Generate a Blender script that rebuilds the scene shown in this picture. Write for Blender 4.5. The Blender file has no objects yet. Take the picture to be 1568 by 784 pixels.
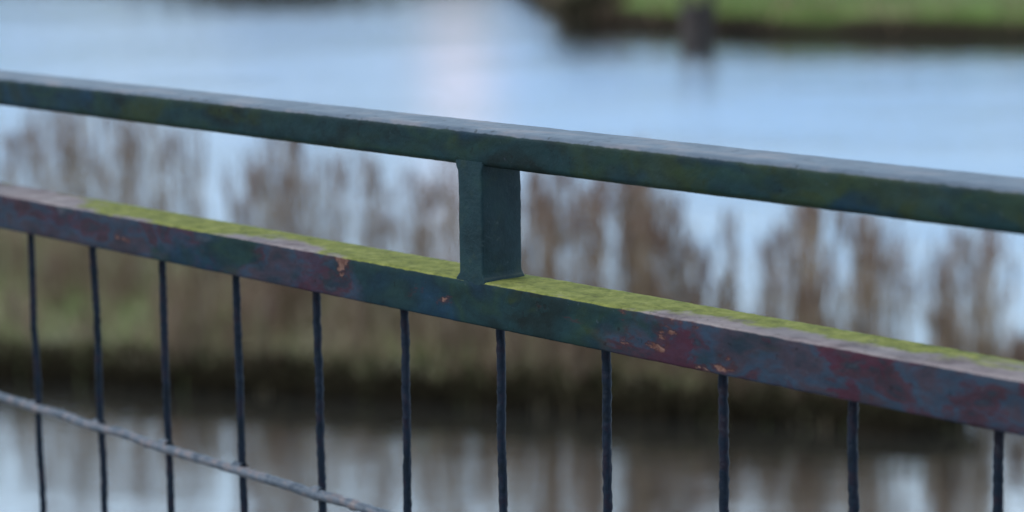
import bpy, math, random
import numpy as np
from mathutils import Vector, Matrix, noise
random.seed(7); rng=np.random.default_rng(7)
S=bpy.context.scene
S.view_settings.view_transform='Standard'
S.view_settings.look='None'
S.view_settings.exposure=0
S.view_settings.gamma=1

# ------------------------------------------------------------ node helpers
class NT:
    def __init__(s,tree):
        s.t=tree; s.n=tree.nodes; s.l=tree.links
    def new(s,typ,**kw):
        n=s.n.new(typ)
        for k,v in kw.items(): setattr(n,k,v)
        return n
    def put(s,sock,v):
        if isinstance(v,bpy.types.NodeSocket): s.l.new(v,sock)
        elif isinstance(v,(tuple,list)):
            if sock.type=='RGBA' and len(v)==3: v=(*v,1)
            sock.default_value=v
        else: sock.default_value=v
    def math(s,op,a,b=0.0,c=0.0,clamp=False):
        n=s.new('ShaderNodeMath',operation=op,use_clamp=clamp)
        s.put(n.inputs[0],a); s.put(n.inputs[1],b); s.put(n.inputs[2],c)
        return n.outputs[0]
    def mix(s,f,a,b,blend='MIX'):
        n=s.new('ShaderNodeMix',data_type='RGBA',blend_type=blend)
        s.put(n.inputs[0],f); s.put(n.inputs[6],a); s.put(n.inputs[7],b)
        return n.outputs[2]
    def noise(s,vec,scale,detail=3,rough=.55,dist=0,out=0):
        n=s.new('ShaderNodeTexNoise'); s.put(n.inputs['Vector'],vec)
        n.inputs['Scale'].default_value=scale; n.inputs['Detail'].default_value=detail
        n.inputs['Roughness'].default_value=rough; n.inputs['Distortion'].default_value=dist
        return n.outputs[out]
    def ramp(s,f,stops,interp='LINEAR'):
        n=s.new('ShaderNodeValToRGB'); s.put(n.inputs[0],f)
        cr=n.color_ramp; cr.interpolation=interp
        while len(cr.elements)<len(stops): cr.elements.new(.5)
        for e,(p,c) in zip(cr.elements,stops):
            e.position=p
            e.color=(c,c,c,1) if not isinstance(c,(tuple,list)) else (*c,1)
        return n.outputs[0]
    def sstep(s,v,a,b):
        n=s.new('ShaderNodeMapRange',interpolation_type='SMOOTHSTEP')
        s.put(n.inputs[0],v); n.inputs[1].default_value=a; n.inputs[2].default_value=b
        return n.outputs[0]
    def mapping(s,vec,scale=(1,1,1),loc=(0,0,0)):
        n=s.new('ShaderNodeMapping'); s.put(n.inputs[0],vec)
        n.inputs['Scale'].default_value=scale; n.inputs['Location'].default_value=loc
        return n.outputs[0]
def mat(name):
    m=bpy.data.materials.new(name); m.use_nodes=True
    t=NT(m.node_tree); b=m.node_tree.nodes['Principled BSDF']
    return m,t,b
def obj(name,me,parent=None,material=None,smooth=True):
    o=bpy.data.objects.new(name,me); S.collection.objects.link(o)
    if parent: o.parent=parent
    if material: me.materials.append(material)
    if smooth:
        me.polygons.foreach_set('use_smooth',[True]*len(me.polygons))
    return o

# ------------------------------------------------------------ rail paint
def rail_material(name,lower):
    m,t,b=mat(name)
    tc=t.new('ShaderNodeTexCoord').outputs['Object']
    sp=t.new('ShaderNodeSeparateXYZ'); t.put(sp.inputs[0],tc); X,Y,Z=sp.outputs
    g=t.new('ShaderNodeNewGeometry'); sn=t.new('ShaderNodeSeparateXYZ'); t.put(sn.inputs[0],g.outputs['Normal']); nz=sn.outputs[2]
    n1=t.noise(t.mapping(tc,(.55,1,1)),15,3,.55,.3)
    n2=t.noise(t.mapping(tc,(.6,1,1.2),(3,1,7)),11,4,.6,.4)
    n3=t.noise(tc,70,4,.65,.2)
    n4=t.noise(t.mapping(tc,(.5,1,1.0),(9,4,2)),42,6,.66,.3)
    base=t.ramp(n1,[(.32,(.007,.016,.016)),(.41,(.009,.029,.034)),(.49,(.015,.038,.029)),(.55,(.008,.025,.036)),(.62,(.009,.036,.068)),(.70,(.014,.027,.030))])
    al=t.sstep(n2,.50 if not lower else .55,.60)
    base=t.mix(t.math('MULTIPLY',al,.62),base,(.032,.048,.012))
    vo=t.new('ShaderNodeTexVoronoi'); t.put(vo.inputs['Vector'],t.mix(.25,tc,t.noise(tc,20,2,out=1))); vo.inputs['Scale'].default_value=38
    vs=t.new('ShaderNodeSeparateColor'); t.put(vs.inputs[0],vo.outputs['Color'])
    base=t.mix(t.math('MULTIPLY',vs.outputs[0],.36),base,(.014,.048,.054))
    xn=t.math('ADD',t.math('MULTIPLY',X,.625),.5)
    chip=None
    if lower:
        bias=t.ramp(xn,[(0.0,.66),(.2,.62),(.30,.40),(.34,.62),(.40,.40),(.43,.05),(.57,.02),(.60,.42),(.66,.74),(.9,.80)])
        pm=t.sstep(t.math('ADD',n2,t.math('MULTIPLY',bias,.40)),.62,.74)
        pc=t.ramp(t.noise(t.mapping(tc,(.5,1,1),(1,6,3)),26,5,.6,.3),[(.32,(.022,.034,.052)),(.42,(.052,.039,.056)),(.50,(.032,.055,.092)),(.56,(.060,.026,.040)),(.61,(.025,.030,.046)),(.70,(.095,.10,.125))])
        base=t.mix(t.math('MULTIPLY',pm,.9),base,pc)
        rp=t.math('MULTIPLY',t.sstep(t.noise(t.mapping(tc,(.6,1,1),(5,5,5)),19,6,.66,.4),.55,.60),t.ramp(xn,[(0,.1),(.3,.25),(.36,.45),(.40,.6),(.42,0),(.60,.0),(.63,.8),(1,.8)]))
        base=t.mix(rp,base,(.065,.017,.032))
        spots=t.ramp(xn,[(0,.0),(.36,.0),(.380,.50),(.390,1),(.402,.2),(.41,0),(.55,0),(.592,.2),(.602,1),(.612,.6),(.623,.9),(.637,.2),(.648,.25),(.657,1),(.669,1),(.677,.1),(.72,.1),(.731,.9),(.742,.0),(1,.0)])
        cv=t.math('ADD',n4,t.math('MULTIPLY',spots,.15))
        chip=t.sstep(cv,.675,.70)
        halo=t.sstep(cv,.62,.67)
        base=t.mix(t.math('MULTIPLY',halo,.6),base,(.065,.022,.026))
        cc=t.mix(t.sstep(n3,.35,.65),(.10,.035,.026),(.30,.17,.13))
        base=t.mix(t.math('MULTIPLY',chip,.9),base,cc)
    else:
        chip=t.sstep(n4,.68,.70)
        base=t.mix(t.math('MULTIPLY',chip,.5),base,(.05,.07,.10))
    sp1=t.sstep(t.noise(tc,170,3,.7),.64,.72)
    base=t.mix(t.math('MULTIPLY',sp1,.35),base,(.085,.11,.135))
    dk=t.sstep(t.noise(t.mapping(tc,(1,1,1),(2,8,1)),110,3,.7),.64,.70)
    base=t.mix(t.math('MULTIPLY',dk,.6),base,(.005,.007,.009))
    gr=t.ramp(t.noise(t.mapping(tc,(.8,1,2),(6,6,6)),30,5,.7,.4),[(.3,.7),(.5,1.0),(.7,1.25)])
    base=t.mix(1,base,gr,'MULTIPLY')
    if lower:
        bare=t.ramp(t.noise(tc,34,6,.7,.4),[(.3,(.16,.125,.13)),(.45,(.29,.235,.24)),(.6,(.38,.32,.315)),(.7,(.46,.39,.38))])
        film=t.sstep(t.noise(t.mapping(tc,(.5,1,1)),18,3),.4,.6)
        bare=t.mix(t.math('MULTIPLY',film,.3),bare,(.15,.165,.19))
        mc=t.ramp(t.noise(tc,60,7,.78,.3),[(.32,(.10,.115,.022)),(.45,(.20,.225,.042)),(.56,(.29,.31,.065)),(.68,(.38,.37,.12))])
        mb=t.ramp(xn,[(0,.1),(.08,.05),(.13,.50),(.17,.9),(.27,.9),(.30,.45),(.35,.5),(.39,.9),(.475,1.05),(.52,1.0),(.60,.85),(.66,.45),(.78,.36),(.86,.26),(1,.3)])
        yb=t.math('MULTIPLY',t.math('SUBTRACT',Y,.022),8.0)
        mv=t.math('ADD',t.math('ADD',t.noise(t.mapping(tc,(.6,1,1),(4,4,4)),22,6,.7,.3),t.math('MULTIPLY',t.math('SUBTRACT',mb,.5),.62)),yb)
        mm=t.sstep(mv,.42,.58)
        top=t.mix(t.math('MULTIPLY',mm,.92),bare,mc)
        spk=t.sstep(t.noise(tc,130,4,.7),.60,.67)
        top=t.mix(t.math('MULTIPLY',spk,.5),top,(.06,.06,.03))
    else:
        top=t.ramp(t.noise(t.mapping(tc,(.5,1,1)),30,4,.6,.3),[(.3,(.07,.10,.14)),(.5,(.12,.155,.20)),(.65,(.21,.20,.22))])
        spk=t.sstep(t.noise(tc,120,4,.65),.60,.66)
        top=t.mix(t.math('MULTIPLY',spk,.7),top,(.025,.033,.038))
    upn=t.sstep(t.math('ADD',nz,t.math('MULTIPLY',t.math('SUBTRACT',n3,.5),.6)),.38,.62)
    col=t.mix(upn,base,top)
    t.put(b.inputs['Base Color'],col)
    rough=t.math('ADD',.38 if not lower else .48,t.math('MULTIPLY',n3,.3),clamp=True)
    t.put(b.inputs['Roughness'],t.math('ADD',rough,t.math('MULTIPLY',upn,.25 if lower else -.10)))
    t.put(b.inputs['Specular IOR Level'],t.math('ADD',.2,t.math('MULTIPLY',upn,.0 if lower else .25)))
    bh=t.math('ADD',t.math('MULTIPLY',n3,.35),t.math('MULTIPLY',t.noise(tc,210,4,.65),.5))
    bh=t.math('ADD',bh,t.math('MULTIPLY',chip,-.6))
    bp=t.new('ShaderNodeBump'); bp.inputs['Strength'].default_value=.8; bp.inputs['Distance'].default_value=.0010
    t.put(bp.inputs['Height'],bh); t.put(b.inputs['Normal'],bp.outputs[0])
    return m
M_low=rail_material('weathered_mossy_paint',True)
M_top=rail_material('weathered_handrail_paint',False)

m,t,b=mat('dark_bar_paint'); M_bar=m
tc=t.new('ShaderNodeTexCoord').outputs['Object']
c=t.ramp(t.noise(tc,60,4,.65,.3),[(.3,(.004,.008,.013)),(.5,(.009,.018,.034)),(.62,(.019,.014,.025)),(.75,(.045,.055,.07))])
t.put(b.inputs['Base Color'],c); b.inputs['Roughness'].default_value=.5; b.inputs['Specular IOR Level'].default_value=.25
bp=t.new('ShaderNodeBump'); bp.inputs['Strength'].default_value=.9; bp.inputs['Distance'].default_value=.0015
t.put(bp.inputs['Height'],t.noise(tc,160,3,.6)); t.put(b.inputs['Normal'],bp.outputs[0])
m,t,b=mat('worn_wire_paint'); M_wire=m
tc=t.new('ShaderNodeTexCoord').outputs['Object']
c=t.ramp(t.noise(tc,70,4,.65,.3),[(.3,(.035,.05,.075)),(.5,(.13,.155,.19)),(.62,(.22,.18,.18)),(.75,(.26,.28,.32))])
t.put(b.inputs['Base Color'],c); b.inputs['Roughness'].default_value=.4

# ------------------------------------------------------------ railing geometry
U=(.6636,-.7481)
railing=bpy.data.objects.new('metal_railing',None); S.collection.objects.link(railing)
railing.location=(-.026,1.8166,0); railing.rotation_euler=(0,0,math.atan2(U[1],U[0]))

def rounded_rect(w,h,r,seg=4,fill=6):
    pts=[]
    cs=[((w-r),r,-90),((w-r),(h-r),0),(r,(h-r),90),(r,r,180)]
    for i,(cy,cz,a0) in enumerate(cs):
        arc=[(cy+r*math.cos(math.radians(a0+90*k/seg)),cz+r*math.sin(math.radians(a0+90*k/seg))) for k in range(seg+1)]
        pts+=arc
        ncy,ncz,na=cs[(i+1)%4]
        nx=(ncy+r*math.cos(math.radians(na)),ncz+r*math.sin(math.radians(na)))
        for k in range(1,fill):
            f=k/fill; pts.append((arc[-1][0]*(1-f)+nx[0]*f,arc[-1][1]*(1-f)+nx[1]*f))
    return pts
def sweep(name,x0,x1,step,prof,z0,y0,rough,material,seed=0,axis='x',mossy=False):
    n=int(round((x1-x0)/step))+1; P=len(prof)
    cy=sum(p[0] for p in prof)/P; cz=sum(p[1] for p in prof)/P
    vs=[]
    for i in range(n):
        x=x0+(x1-x0)*i/(n-1)
        for (py,pz) in prof:
            d=Vector((0,py-cy,pz-cz)).normalized()
            q=Vector((x+seed,py*1.0+seed,pz))
            a=noise.noise(q*38)*.7+noise.noise(q*120)*.6+noise.noise(q*260)*.5
            pit=max(0,noise.noise(q*75+Vector((5,5,5)))-.38)*-4.0
            a=(a+pit)*rough
            if mossy and d.z>.2 and pz>prof[0][1]:
                a+=abs(noise.noise(q*170))*rough*1.8
            if axis=='x': vs.append((x+0,y0+py+d.y*a,z0+pz+d.z*a))
            else: vs.append((y0[0]+py+d.y*a,y0[1]+pz+d.z*a,x))
    fs=[]
    for i in range(n-1):
        for j in range(P):
            k=(j+1)%P
            fs.append((i*P+j,i*P+k,(i+1)*P+k,(i+1)*P+j))
    fs.append(tuple(range(P))[::-1]); fs.append(tuple((n-1)*P+j for j in range(P)))
    me=bpy.data.meshes.new(name); me.from_pydata(vs,[],fs); me.update()
    o=obj(name,me,railing,material)
    return o
def fixn(o):
    import bmesh
    bm=bmesh.new(); bm.from_mesh(o.data); bmesh.ops.recalc_face_normals(bm,faces=bm.faces); bm.to_mesh(o.data); bm.free()

DEP=.051; ZB=.947; HL=.0355; ZT=1.0735; HT=.029
L0,L1=-2.6,1.6
o=sweep('lower_rail',L0,L1,.0035,rounded_rect(DEP,HL,.0020,3,7),ZB,0,.00036,M_low,1,mossy=True); fixn(o)
o=sweep('handrail',L0,L1,.0035,rounded_rect(DEP,HT,.0052,5,5),ZT,0,.00034,M_top,5); fixn(o)

m,t,b=mat('post_paint'); M_post=m
tc=t.new('ShaderNodeTexCoord').outputs['Object']
c=t.ramp(t.noise(tc,28,5,.65,.3),[(.3,(.008,.024,.029)),(.5,(.014,.040,.049)),(.7,(.020,.054,.055))])
c=t.mix(t.math('MULTIPLY',t.sstep(t.noise(tc,45,5,.7),.52,.66),.4),c,(.035,.058,.04))
c=t.mix(t.math('MULTIPLY',t.sstep(t.noise(tc,140,3,.7),.62,.72),.4),c,(.07,.10,.11))
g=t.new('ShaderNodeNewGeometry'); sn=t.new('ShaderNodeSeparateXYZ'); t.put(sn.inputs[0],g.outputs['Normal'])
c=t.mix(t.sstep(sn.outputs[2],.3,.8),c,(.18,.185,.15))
t.put(b.inputs['Base Color'],c); b.inputs['Roughness'].default_value=.5; b.inputs['Specular IOR Level'].default_value=.25
bp=t.new('ShaderNodeBump'); bp.inputs['Strength'].default_value=.8; bp.inputs['Distance'].default_value=.0011
t.put(bp.inputs['Height'],t.noise(tc,120,5,.68)); t.put(b.inputs['Normal'],bp.outputs[0])
def spacer(x0,name):
    prof=rounded_rect(.0285,.0425,.0024,3,5)
    zz=[]; z=ZB+HL-.004
    while z<ZT+.004: zz.append(z); z+=.0022
    vs=[];P=len(prof); cx=.01425; cy=.02125
    for zc in zz:
        d0=max(0,zc-(ZB+HL)); d1=max(0,ZT-zc)
        fl=.0026*math.exp(-(d0/.0030)**2)+.0018*math.exp(-(d1/.0030)**2)
        for (px,py) in prof:
            d=Vector((px-cx,py-cy,0))
            dn=Vector((d.x/abs(.01425),d.y/abs(.02125),0))
            q=Vector((px+x0*3,py,zc))
            a=(noise.noise(q*60)*.6+noise.noise(q*160)*.5)*.00036
            f=fl*(1+.6*noise.noise(q*130))
            sx=max(-1,min(1,dn.x)); sy=max(-1,min(1,dn.y))
            yy=py+sy*(a+f)
            yy=max(yy,.0002+ a*.5)
            vs.append((x0+px+sx*(a+f),yy,zc))
    fs=[]
    for i in range(len(zz)-1):
        for j in range(P):
            k=(j+1)%P; fs.append((i*P+j,i*P+k,(i+1)*P+k,(i+1)*P+j))
    me=bpy.data.meshes.new(name); me.from_pydata(vs,[],fs); me.update()
    o=obj(name,me,railing,M_post); fixn(o)
PX=-.0245
for k,nm in ((0,'spacer_post'),(-1,'spacer_post_b'),(1,'spacer_post_c')):
    spacer(PX+k*1.33,nm)

def rod(vs,fs,a,b,rad,seg=10,step=.004,seed=0,wob=.0006):
    a=Vector(a);b=Vector(b);d=(b-a);L=d.length;d.normalize()
    e1=d.orthogonal().normalized(); e2=d.cross(e1)
    n=max(2,int(L/step)); base=len(vs)
    for i in range(n+1):
        s=L*i/n; c=a+d*s
        q=Vector((seed,s*30,0)); c=c+e1*noise.noise(q*.5)*wob*2+e2*noise.noise(q*.5+Vector((9,0,0)))*wob*2
        for j in range(seg):
            th=2*math.pi*j/seg
            r=rad*(1+.12*noise.noise(Vector((seed+math.cos(th)*.7,s*90,math.sin(th)*.7)))+.26*noise.noise(Vector((seed+math.cos(th),s*260,math.sin(th)))))
            vs.append(tuple(c+(e1*math.cos(th)+e2*math.sin(th))*r))
    for i in range(n):
        for j in range(seg):
            k=(j+1)%seg; fs.append((base+i*seg+j,base+i*seg+k,base+(i+1)*seg+k,base+(i+1)*seg+j))
SP=.1213; T0=-.004; YB=.025
vs=[];fs=[]
for k in range(-20,13):
    x=T0+k*SP
    rod(vs,fs,(x,YB,ZB+.006),(x+random.uniform(-.001,.001),YB,.14),.0036,seed=k*7.3,step=.003)
    rod(vs,fs,(x,YB,ZB+.004),(x,YB,ZB-.004),.0052,step=.002,seed=k*3.1)
me=bpy.data.meshes.new('bars'); me.from_pydata(vs,[],fs); me.update(); o=obj('vertical_bars',me,railing,M_bar); fixn(o)
vs=[];fs=[]
ZW=.7605
for zz in (ZW,ZW-.32):
    rod(vs,fs,(L0,YB-.0070,zz),(L1,YB-.0070,zz),.0046,seed=50+zz*10,wob=.0012)
    for k in range(-20,13):
        x=T0+k*SP
        rod(vs,fs,(x-.006,YB-.0045,zz),(x+.006,YB-.0045,zz),.0060,step=.003,seed=k+.5)
me=bpy.data.meshes.new('wire'); me.from_pydata(vs,[],fs); me.update(); o=obj('cross_wires',me,railing,M_wire); fixn(o)
o=sweep('bottom_rail',L0,L1,.02,rounded_rect(DEP,HL,.003,3,3),.11,0,.0003,M_top,3); fixn(o)
for i,x in enumerate((L0+.03,L1-.05)):
    prof=rounded_rect(.05,.05,.004,3,3)
    o=sweep('upright_post_%d'%i,-.1,ZT+.002,.02,prof,0,(x,.0005),.0003,M_top,8+i,axis='z'); fixn(o)

# ------------------------------------------------------------ terrain helpers
ZWAT=-1.7
def grid_mesh(name,rows,material):
    n=len(rows);k=len(rows[0]); vs=[v for r in rows for v in r]
    fs=[(i*k+j,i*k+j+1,(i+1)*k+j+1,(i+1)*k+j) for i in range(n-1) for j in range(k-1)]
    me=bpy.data.meshes.new(name); me.from_pydata(vs,[],fs); me.update()
    o=obj(name,me,None,material); fixn(o)
    if sum(p.normal.z*p.area for p in o.data.polygons)<0: o.data.flip_normals()
    return o
def ground_mat(name,cols,wetz=None,sc=3,wet=.10):
    m,t,b=mat(name)
    g=t.new('ShaderNodeNewGeometry'); P=g.outputs['Position']
    c=t.ramp(t.noise(P,sc,5,.65,.3),[(.30,cols[0]),(.5,cols[1]),(.68,cols[2])])
    c2=t.ramp(t.noise(P,sc*9,4,.7),[(.3,.6),(.7,1.3)])
    c=t.mix(1,c,c2,'MULTIPLY')
    s=t.new('ShaderNodeSeparateXYZ'); t.put(s.inputs[0],g.outputs['Normal'])
    steep=t.sstep(s.outputs[2],.88,.6)
    c=t.mix(steep,c,(.030,.022,.014))
    if wetz is not None:
        sp=t.new('ShaderNodeSeparateXYZ'); t.put(sp.inputs[0],P)
        c=t.mix(t.sstep(sp.outputs[2],wetz+wet+.04,wetz+wet-.03),c,(.018,.014,.009))
    t.put(b.inputs['Base Color'],c); b.inputs['Roughness'].default_value=.9
    b.inputs['Specular IOR Level'].default_value=.1
    return m
M_spit=ground_mat('reed_bank_soil',[(.14,.155,.065),(.25,.26,.125),(.36,.33,.22)],ZWAT,2)
M_far=ground_mat('far_meadow_grass',[(.085,.125,.03),(.13,.19,.05),(.19,.20,.09)],ZWAT,.35)
M_path=ground_mat('path_gravel_soil',[(.10,.09,.075),(.16,.15,.13),(.2,.19,.17)],None,6)

u=Vector((U[0],U[1])); nv=Vector((.7481,.6636)); O=Vector((-.026,1.8166))
rows=[]
for i in range(81):
    tt=-40+i
    r=[]
    for (dn,z) in ((-30,0),(-6,0),(-1.5,0),(.25,0),(.45,-.06),(1.0,-.55),(1.6,-1.15),(2.2,-1.75),(3,-2.1)):
        p=O+u*tt+nv*dn
        r.append((p.x,p.y,z+(.05*noise.noise(Vector((p.x,p.y,0))) if dn>.3 else 0)))
    rows.append(r)
grid_mesh('path_ground',rows,M_path)

# ------------------------------------------------------------ reed spit
fx=np.array([-14,-8,-2.9,-1.48,0,1.2,2.15,2.5]); fy=np.array([17,15.3,13.85,13.45,12.95,12.55,12.25,12.3])
bx=fx; by=np.array([30,25,19.6,17.2,15.6,14.2,13.3,12.9])
def spit_height(x,y):
    f=np.interp(x,fx,fy); bk=np.interp(x,bx,by)
    w=max(.05,bk-f); v=(y-f)/w
    if v<=0 or v>=1: return -.4
    e=min((y-f)/.18,(bk-y)/.8,(2.6-x)/.25,1); e=max(0,e)
    return e*(.17+.05*noise.noise(Vector((x*1.3,y*1.3,0))))
rows=[]
for i in range(180):
    x=-14+ (16.6)*i/179
    f=np.interp(x,fx,fy)+.10*noise.noise(Vector((x*2.2,0,3)))+.05*noise.noise(Vector((x*7,0,3))); bk=np.interp(x,bx,by)
    r=[]
    for v in (-.06,0,.006,.014,.03,.06,.1,.16,.25,.35,.5,.65,.8,.9,.97,1.03):
        w=bk-f
        if v<=.0: dy=v*1.2; z=-.35 if v<0 else -.05
        else: dy=v*w; z=spit_height(x,f+dy if f+dy>np.interp(x,fx,fy) else np.interp(x,fx,fy)+dy)
        if v==.006: z=.06 
        if v==.014: z=max(.1,z)
        if x>2.45: z=min(z,.02-(x-2.45)*2)
        r.append((x,f+dy,ZWAT+z))
    rows.append(r)
grid_mesh('reed_bank_ground',rows,M_spit)

class Blades:
    def __init__(s): s.v=[];s.f=[];s.c=[]
    def strip(s,p,dirx,diry,h,w,bend,col,segs=3,tipw=.25,drop=0,dk=.8):
        a=random.uniform(0,math.pi); wx,wy=math.cos(a)*w/2,math.sin(a)*w/2
        b0=len(s.v)
        for i in range(segs+1):
            f=i/segs
            x=p[0]+dirx*bend*h*f*f; y=p[1]+diry*bend*h*f*f; z=p[2]+h*(f-drop*f*f)
            k=1-(1-tipw)*f
            s.v.append((x-wx*k,y-wy*k,z)); s.v.append((x+wx*k,y+wy*k,z))
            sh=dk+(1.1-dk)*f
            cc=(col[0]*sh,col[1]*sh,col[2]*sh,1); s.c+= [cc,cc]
            if i: s.f.append((b0+2*i-2,b0+2*i-1,b0+2*i+1,b0+2*i))
    def build(s,name,material):
        me=bpy.data.meshes.new(name); me.from_pydata(s.v,[],s.f); me.update()
        ca=me.color_attributes.new('col','FLOAT_COLOR','POINT')
        ca.data.foreach_set('color',np.array(s.c,dtype=np.float32).ravel())
        return obj(name,me,None,material,False)
m,t,b=mat('dry_plant_fibre'); M_bl=m
at=t.new('ShaderNodeAttribute'); at.attribute_name='col'
t.put(b.inputs['Base Color'],at.outputs['Color']); b.inputs['Roughness'].default_value=.8; b.inputs['Specular IOR Level'].default_value=.05
tr=t.new('ShaderNodeBsdfTranslucent'); t.put(tr.inputs[0],at.outputs['Color'])
mx=t.new('ShaderNodeMixShader'); mx.inputs[0].default_value=.42
t.l.new(b.outputs[0],mx.inputs[1]); t.l.new(tr.outputs[0],mx.inputs[2])
t.l.new(mx.outputs[0],t.n['Material Output'].inputs[0])

tans=[(.47,.345,.25),(.38,.27,.195),(.55,.43,.31),(.31,.215,.155),(.46,.37,.26)]
def jit(c,a=.2):
    k=random.uniform(1-a,1+a); return (c[0]*k,c[1]*k,c[2]*k)
R=Blades()
def reed(x,y,h,dark=1,plume=.6,w=.010):
    z=ZWAT+max(-.1,spit_height(x,y))-.02
    a=random.uniform(0,2*math.pi); bend=abs(random.gauss(0,.10))
    dx,dy=math.cos(a),math.sin(a)
    c=jit(random.choice(tans)); c=tuple(q*dark for q in c)
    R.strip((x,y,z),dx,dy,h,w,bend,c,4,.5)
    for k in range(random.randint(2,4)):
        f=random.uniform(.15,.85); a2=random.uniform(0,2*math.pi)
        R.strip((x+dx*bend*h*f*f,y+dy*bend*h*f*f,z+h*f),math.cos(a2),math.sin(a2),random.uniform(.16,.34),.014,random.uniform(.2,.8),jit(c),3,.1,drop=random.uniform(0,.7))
    if random.random()<plume:
        tx,ty,tz=x+dx*bend*h,y+dy*bend*h,z+h
        pc=jit((.30,.205,.165))
        for k in range(7):
            a2=random.uniform(0,2*math.pi)
            R.strip((tx,ty,tz-random.uniform(.0,.18)),math.cos(a2),math.sin(a2),random.uniform(.06,.15),.017,random.uniform(.1,.5),pc,2,.3,drop=.2)
clumps=[(-3.35,16.2,1.15,30,.16),(-3.03,16,1.42,70,.13),(-2.70,16,1.28,58,.12),(-2.4,15.8,1.45,26,.035),(-2.15,15.6,1.22,28,.05),
 (-1.65,14.6,1.1,34,.09),(-1.42,14.6,1.36,58,.08),(-1.17,14.6,1.10,54,.11),(-.92,14.5,1.18,24,.04),(-.72,14.4,.8,14,.08),
 (-.57,14.3,1.08,34,.05),(-.37,14,1.2,28,.05),(-.1,13.9,.85,32,.10),(.10,13.9,1.0,36,.08),(.25,13.8,1.14,54,.07),(.5,13.6,1.1,62,.09),
 (.745,13.5,1.27,90,.04),(.90,13.45,.98,50,.07),(1.05,13.35,.7,20,.06),(1.27,13.3,.92,14,.025),(1.5,13.15,.82,24,.07),
 (1.67,13.1,1.16,70,.045),(1.82,13.0,.72,18,.06),(2.0,12.95,1.06,46,.04),(2.14,12.9,.88,22,.04),(2.38,12.8,.94,36,.04),(2.60,12.8,1.08,52,.035),
 (2.8,12.9,.45,50,.1),(3.05,12.95,.38,40,.1),(-3.9,16.6,1.2,70,.2),(-4.6,17,1.3,90,.3),(-5.5,17.5,1.3,110,.4),(-7,18,1.3,170,.7)]
for (cx,cy,h,n,r) in clumps:
    for i in range(n):
        hh=h*(1-abs(random.gauss(0,.20)))
        hh=max(.25,hh)
        reed(random.gauss(cx,r*(1.5-.6*hh/h)),random.gauss(cy,.22),hh,random.uniform(.75,1.1))
for i in range(3000):
    x=random.uniform(-6,2.45); f=np.interp(x,fx,fy); bk=np.interp(x,bx,by)
    y=f+.08+(bk-f-.1)*random.random()**1.7*.6
    dens=noise.noise(Vector((x*2.2,4,0)))*1.7+.40
    if x<-2: dens-=.15
    if random.random()>dens: continue
    hi=.50 if x>-1.9 else .40
    reed(x,y,random.uniform(.16,hi)*(.8+.4*dens),random.uniform(.45,1.0),.15,.012)
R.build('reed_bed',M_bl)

G=Blades()
for i in range(12000):
    x=random.uniform(-7,2.45); f=np.interp(x,fx,fy); bk=np.interp(x,bx,by)
    v=random.random(); y=f+(bk-f)*v
    z=ZWAT+max(0,spit_height(x,y))-.01
    gr=noise.noise(Vector((x*.9,y*.9,8)))
    c=(.27,.33,.14) if random.random()<(.7 if x<-1.8 else .3)+gr else (.44,.36,.24)
    a=random.uniform(0,6.28)
    G.strip((x,y,z),math.cos(a),math.sin(a),random.uniform(.06,.20),.014,random.uniform(0,.8),jit(c,.3),2,.2,drop=.2)
for i in range(8500):
    x=random.uniform(-7,2.5); f=np.interp(x,fx,fy)+.10*noise.noise(Vector((x*2.2,0,3)))
    q=random.random()
    y=f-.05+q*.33
    z=ZWAT+random.uniform(0,.08)+q*.08
    a=random.uniform(3.4,6.0)
    G.strip((x,y,z),math.cos(a),math.sin(a),random.uniform(.08,.20),.018,random.uniform(0,.8),jit((.055,.045,.027),.5),2,.3,drop=.3)
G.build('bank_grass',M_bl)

# ------------------------------------------------------------ far bank
sx=np.array([-160,-60,-25,-12,-6.5,-3,.1,1.1,2.5,4.5,8.9,14,30,90]); sy=np.array([190,110,80,68,60.5,64,63,47.5,44.5,43,40.8,39,36,20])
rows=[]
for i in range(401):
    x=-160+250*i/400
    f=np.interp(x,sx,sy)+.5*noise.noise(Vector((x*.5,2,0)))+.2*noise.noise(Vector((x*1.7,2,0)))
    r=[]
    for (d,z) in ((-.5,-.3),(0,-.02),(.15,.22),(.4,.42),(1,.5),(2.5,.6),(5,.8),(10,1.1),(20,1.6),(60,2.2),(200,2.5),(900,3)):
        r.append((x*(1+d/300),f+d,ZWAT+z+(.08*noise.noise(Vector((x*.8,d,0))) if d>.1 else 0)))
    rows.append(r)
grid_mesh('far_bank_ground',rows,M_far)
F=Blades()
def scrub(cx,cy,rx,ry,h,n,col):
    for i in range(n):
        x=random.gauss(cx,rx); y=cy+abs(random.gauss(0,ry)); a=random.uniform(0,6.28)
        F.strip((x,y,ZWAT+random.uniform(.0,h*.6)),math.cos(a),math.sin(a),random.uniform(.3,.6)*h,.05,random.uniform(0,.6),jit(col,.4),2,.3,drop=.2)
for i in range(4200):
    x=random.uniform(.7,16); y=np.interp(x,sx,sy)+.5*noise.noise(Vector((x*.5,2,0)))+random.uniform(-.05,1)+abs(random.gauss(0,1.6))
    if noise.noise(Vector((x*.9,y*.5,0)))<-.15: continue
    a=random.uniform(0,6.28)
    F.strip((x,y,ZWAT+random.uniform(.1,.5)),math.cos(a),math.sin(a),random.uniform(.10,.30),.07,random.uniform(0,.8),jit((.30,.23,.14),.5),2,.2,drop=.3)
F.build('far_bank_grass',M_bl)
F=Blades(); scrub(1.75,45.9,.36,.5,.75,900,(.085,.072,.045)); scrub(2.7,45.4,.5,.6,.5,500,(.18,.13,.09)); F.build('bramble_bush',M_bl)
F=Blades(); scrub(-5.6,59.5,1.4,.6,.7,900,(.08,.07,.045)); F.build('bramble_bush',M_bl)

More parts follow.
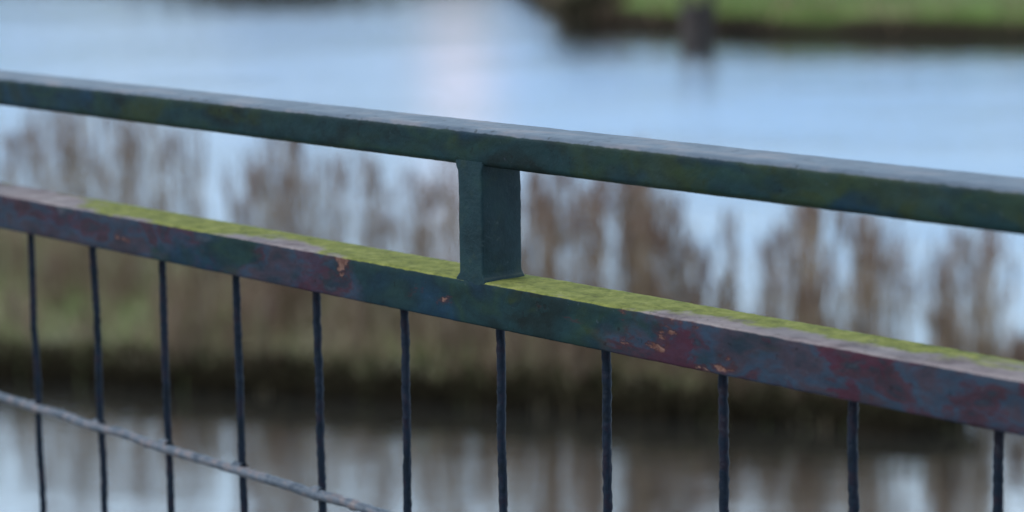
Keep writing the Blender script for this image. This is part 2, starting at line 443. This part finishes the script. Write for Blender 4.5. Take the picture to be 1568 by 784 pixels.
m,t,b=mat('wet_bark'); M_bark=m
P=t.new('ShaderNodeTexCoord').outputs['Object']
t.put(b.inputs['Base Color'],t.ramp(t.noise(t.mapping(P,(6,6,1)),4,5,.7),[(.3,(.02,.015,.013)),(.6,(.05,.038,.034)),(.8,(.08,.065,.058))]))
b.inputs['Roughness'].default_value=.9
vs=[];fs=[];seg=20;nz_=10
cx,cy=3.42,42.9; hst=.62
for i in range(nz_+1):
    f=i/nz_
    for j in range(seg):
        th=2*math.pi*j/seg
        rr=(.27+.10*math.exp(-f*6)+.05*math.exp(-((f-1)/.25)**2))*(1+.16*math.sin(3*th+1)+.16*noise.noise(Vector((math.cos(th)*2,f*3,math.sin(th)*2))))
        vs.append((cx+rr*math.cos(th),cy+rr*math.sin(th),ZWAT-.08+f*hst*(1+.10*noise.noise(Vector((math.cos(th)*2,4,math.sin(th)*2))))))
vs.append((cx,cy,ZWAT-.08+hst*.97))
for i in range(nz_):
    for j in range(seg):
        k=(j+1)%seg; fs.append((i*seg+j,i*seg+k,(i+1)*seg+k,(i+1)*seg+j))
for j in range(seg): fs.append((nz_*seg+j,nz_*seg+(j+1)%seg,len(vs)-1))
for q in range(26):
    th=random.uniform(0,6.28); a=Vector((cx+.22*math.cos(th),cy+.22*math.sin(th),ZWAT+hst-.15))
    bb=a+Vector((math.cos(th)*.18,math.sin(th)*.18,random.uniform(.25,.5))); rod(vs,fs,a,bb,.012,seg=5,step=.08,seed=q,wob=.01)
me=bpy.data.meshes.new('stump'); me.from_pydata(vs,[],fs); me.update(); obj('willow_stump',me,None,M_bark)

F=Blades()
for i in range(9000):
    x=random.uniform(-260,260); y=420+random.uniform(-15,15)
    hh=6+5*noise.noise(Vector((x*.03,0,0)))+2.5*noise.noise(Vector((x*.12,0,0)))
    a=random.uniform(0,6.28)
    F.strip((x,y,random.uniform(0,max(1,hh*.8))),math.cos(a),math.sin(a),random.uniform(1,2.5),1.4,random.uniform(0,.6),jit((.06,.065,.05),.4),2,.4)
F.build('distant_tree_line',M_bl)

# ------------------------------------------------------------ water
m,t,b=mat('lake_water')
t.n.remove(b)
P=t.new('ShaderNodeNewGeometry').outputs['Position']
h1=t.noise(t.mapping(P,(1.0,2.4,1)),2.4,2,.5,.3)
h2=t.noise(t.mapping(P,(1.0,2.6,1),(3,3,3)),6,2,.5,.2)
h3=t.noise(t.mapping(P,(1,1.5,1),(7,3,3)),.5,2,.5)
h=t.math('ADD',t.math('ADD',t.math('MULTIPLY',h1,.60),t.math('MULTIPLY',h2,.38)),t.math('MULTIPLY',h3,1.0))
bp=t.new('ShaderNodeBump'); bp.inputs['Strength'].default_value=1
wp=t.sstep(t.noise(t.mapping(P,(.35,1.0,1),(2,2,2)),.30,3,.6,.3),.40,.62)
bp.inputs['Distance'].default_value=.009
t.put(bp.inputs['Height'],t.math('MULTIPLY',h,t.math('ADD',.75,t.math('MULTIPLY',wp,.8))))
gl=t.new('ShaderNodeBsdfAnisotropic'); gl.inputs['Roughness'].default_value=.05; gl.inputs['Color'].default_value=(.95,.97,1,1)
t.put(gl.inputs['Normal'],bp.outputs[0])
df=t.new('ShaderNodeBsdfDiffuse'); df.inputs[0].default_value=(.055,.052,.045,1)
fr=t.new('ShaderNodeFresnel'); fr.inputs[0].default_value=1.33; t.put(fr.inputs['Normal'],bp.outputs[0])
fac=t.math('ADD',.70,t.math('MULTIPLY',fr.outputs[0],.30),clamp=True)
mx=t.new('ShaderNodeMixShader'); t.put(mx.inputs[0],fac); t.l.new(df.outputs[0],mx.inputs[1]); t.l.new(gl.outputs[0],mx.inputs[2])
t.l.new(mx.outputs[0],t.n['Material Output'].inputs[0])
me=bpy.data.meshes.new('water'); s=1200
me.from_pydata([(-s,-200,ZWAT),(s,-200,ZWAT),(s,1200,ZWAT),(-s,1200,ZWAT)],[],[(0,1,2,3)]); obj('lake_water',me,None,m,False)

# ------------------------------------------------------------ sky and light
SUN_EL=math.radians(35); SUN_AZ=math.radians(-108)
w=bpy.data.worlds.new('World'); S.world=w; w.use_nodes=True
t=NT(w.node_tree); bg=t.n['Background']
sky=t.new('ShaderNodeTexSky',sky_type='NISHITA'); sky.sun_disc=False; sky.sun_elevation=SUN_EL; sky.sun_rotation=SUN_AZ; sky.dust_density=1.0
tc=t.new('ShaderNodeTexCoord').outputs['Generated']
sp=t.new('ShaderNodeSeparateXYZ'); t.put(sp.inputs[0],tc); X,Y,Z=sp.outputs
grad=t.ramp(Z,[(0,(2.5,4.5,8.6)),(.07,(2.8,5.0,9.2)),(.13,(4.2,6.7,9.6)),(.22,(5.9,7.8,9.6)),(.6,(5.8,7.2,8.8)),(1,(5.4,6.8,8.6))])
cl=t.noise(t.mapping(tc,(1.8,1.8,14)),3.2,5,.6,.4)
clouds=t.mix(t.math('MULTIPLY',t.sstep(cl,.42,.64),.75),grad,(7.4,8.9,10.2))
az=t.math('DIVIDE',X,t.math('MAXIMUM',Y,.01))
ga=t.math('POWER',2.718,t.math('MULTIPLY',t.math('POWER',t.math('ABSOLUTE',t.math('DIVIDE',t.math('ADD',az,.022),.018)),2),-1))
gz=t.math('POWER',2.718,t.math('MULTIPLY',t.math('POWER',t.math('ABSOLUTE',t.math('DIVIDE',t.math('SUBTRACT',Z,.07),.06)),2),-1))
glow=t.math('MULTIPLY',t.math('MULTIPLY',ga,gz),t.math('GREATER_THAN',Y,0))
clouds=t.mix(t.math('MULTIPLY',glow,.8),clouds,(9.4,8.7,10.2))
col=t.mix(.9,sky.outputs[0],clouds)
t.put(bg.inputs[0],col); bg.inputs[1].default_value=.115
sd=bpy.data.lights.new('sun','SUN'); sd.energy=1.3; sd.angle=math.radians(14); sd.color=(1,.94,.88)
so=bpy.data.objects.new('sun',sd); S.collection.objects.link(so)
dirv=Vector((math.sin(SUN_AZ)*math.cos(SUN_EL),math.cos(SUN_AZ)*math.cos(SUN_EL),math.sin(SUN_EL)))
so.rotation_euler=dirv.to_track_quat('Z','Y').to_euler(); so.location=(0,0,20)

# ------------------------------------------------------------ camera
cam=bpy.data.cameras.new('camera'); co=bpy.data.objects.new('camera',cam); S.collection.objects.link(co); S.camera=co
p=math.atan(589/3600); r=.014
up0=Vector((0,math.sin(p),math.cos(p))); r0=Vector((1,0,0)); fw=Vector((0,math.cos(p),-math.sin(p)))
Rr=r0*math.cos(r)-up0*math.sin(r); Uu=r0*math.sin(r)+up0*math.cos(r)
Mx=Matrix((Rr,Uu,-fw)).transposed().to_4x4(); Mx.translation=Vector((0,0,1.3)); co.matrix_world=Mx
cam.sensor_width=36; cam.lens=82.65; cam.clip_start=.05; cam.clip_end=3000
cam.dof.use_dof=True; cam.dof.focus_distance=1.80; cam.dof.aperture_fstop=4.9
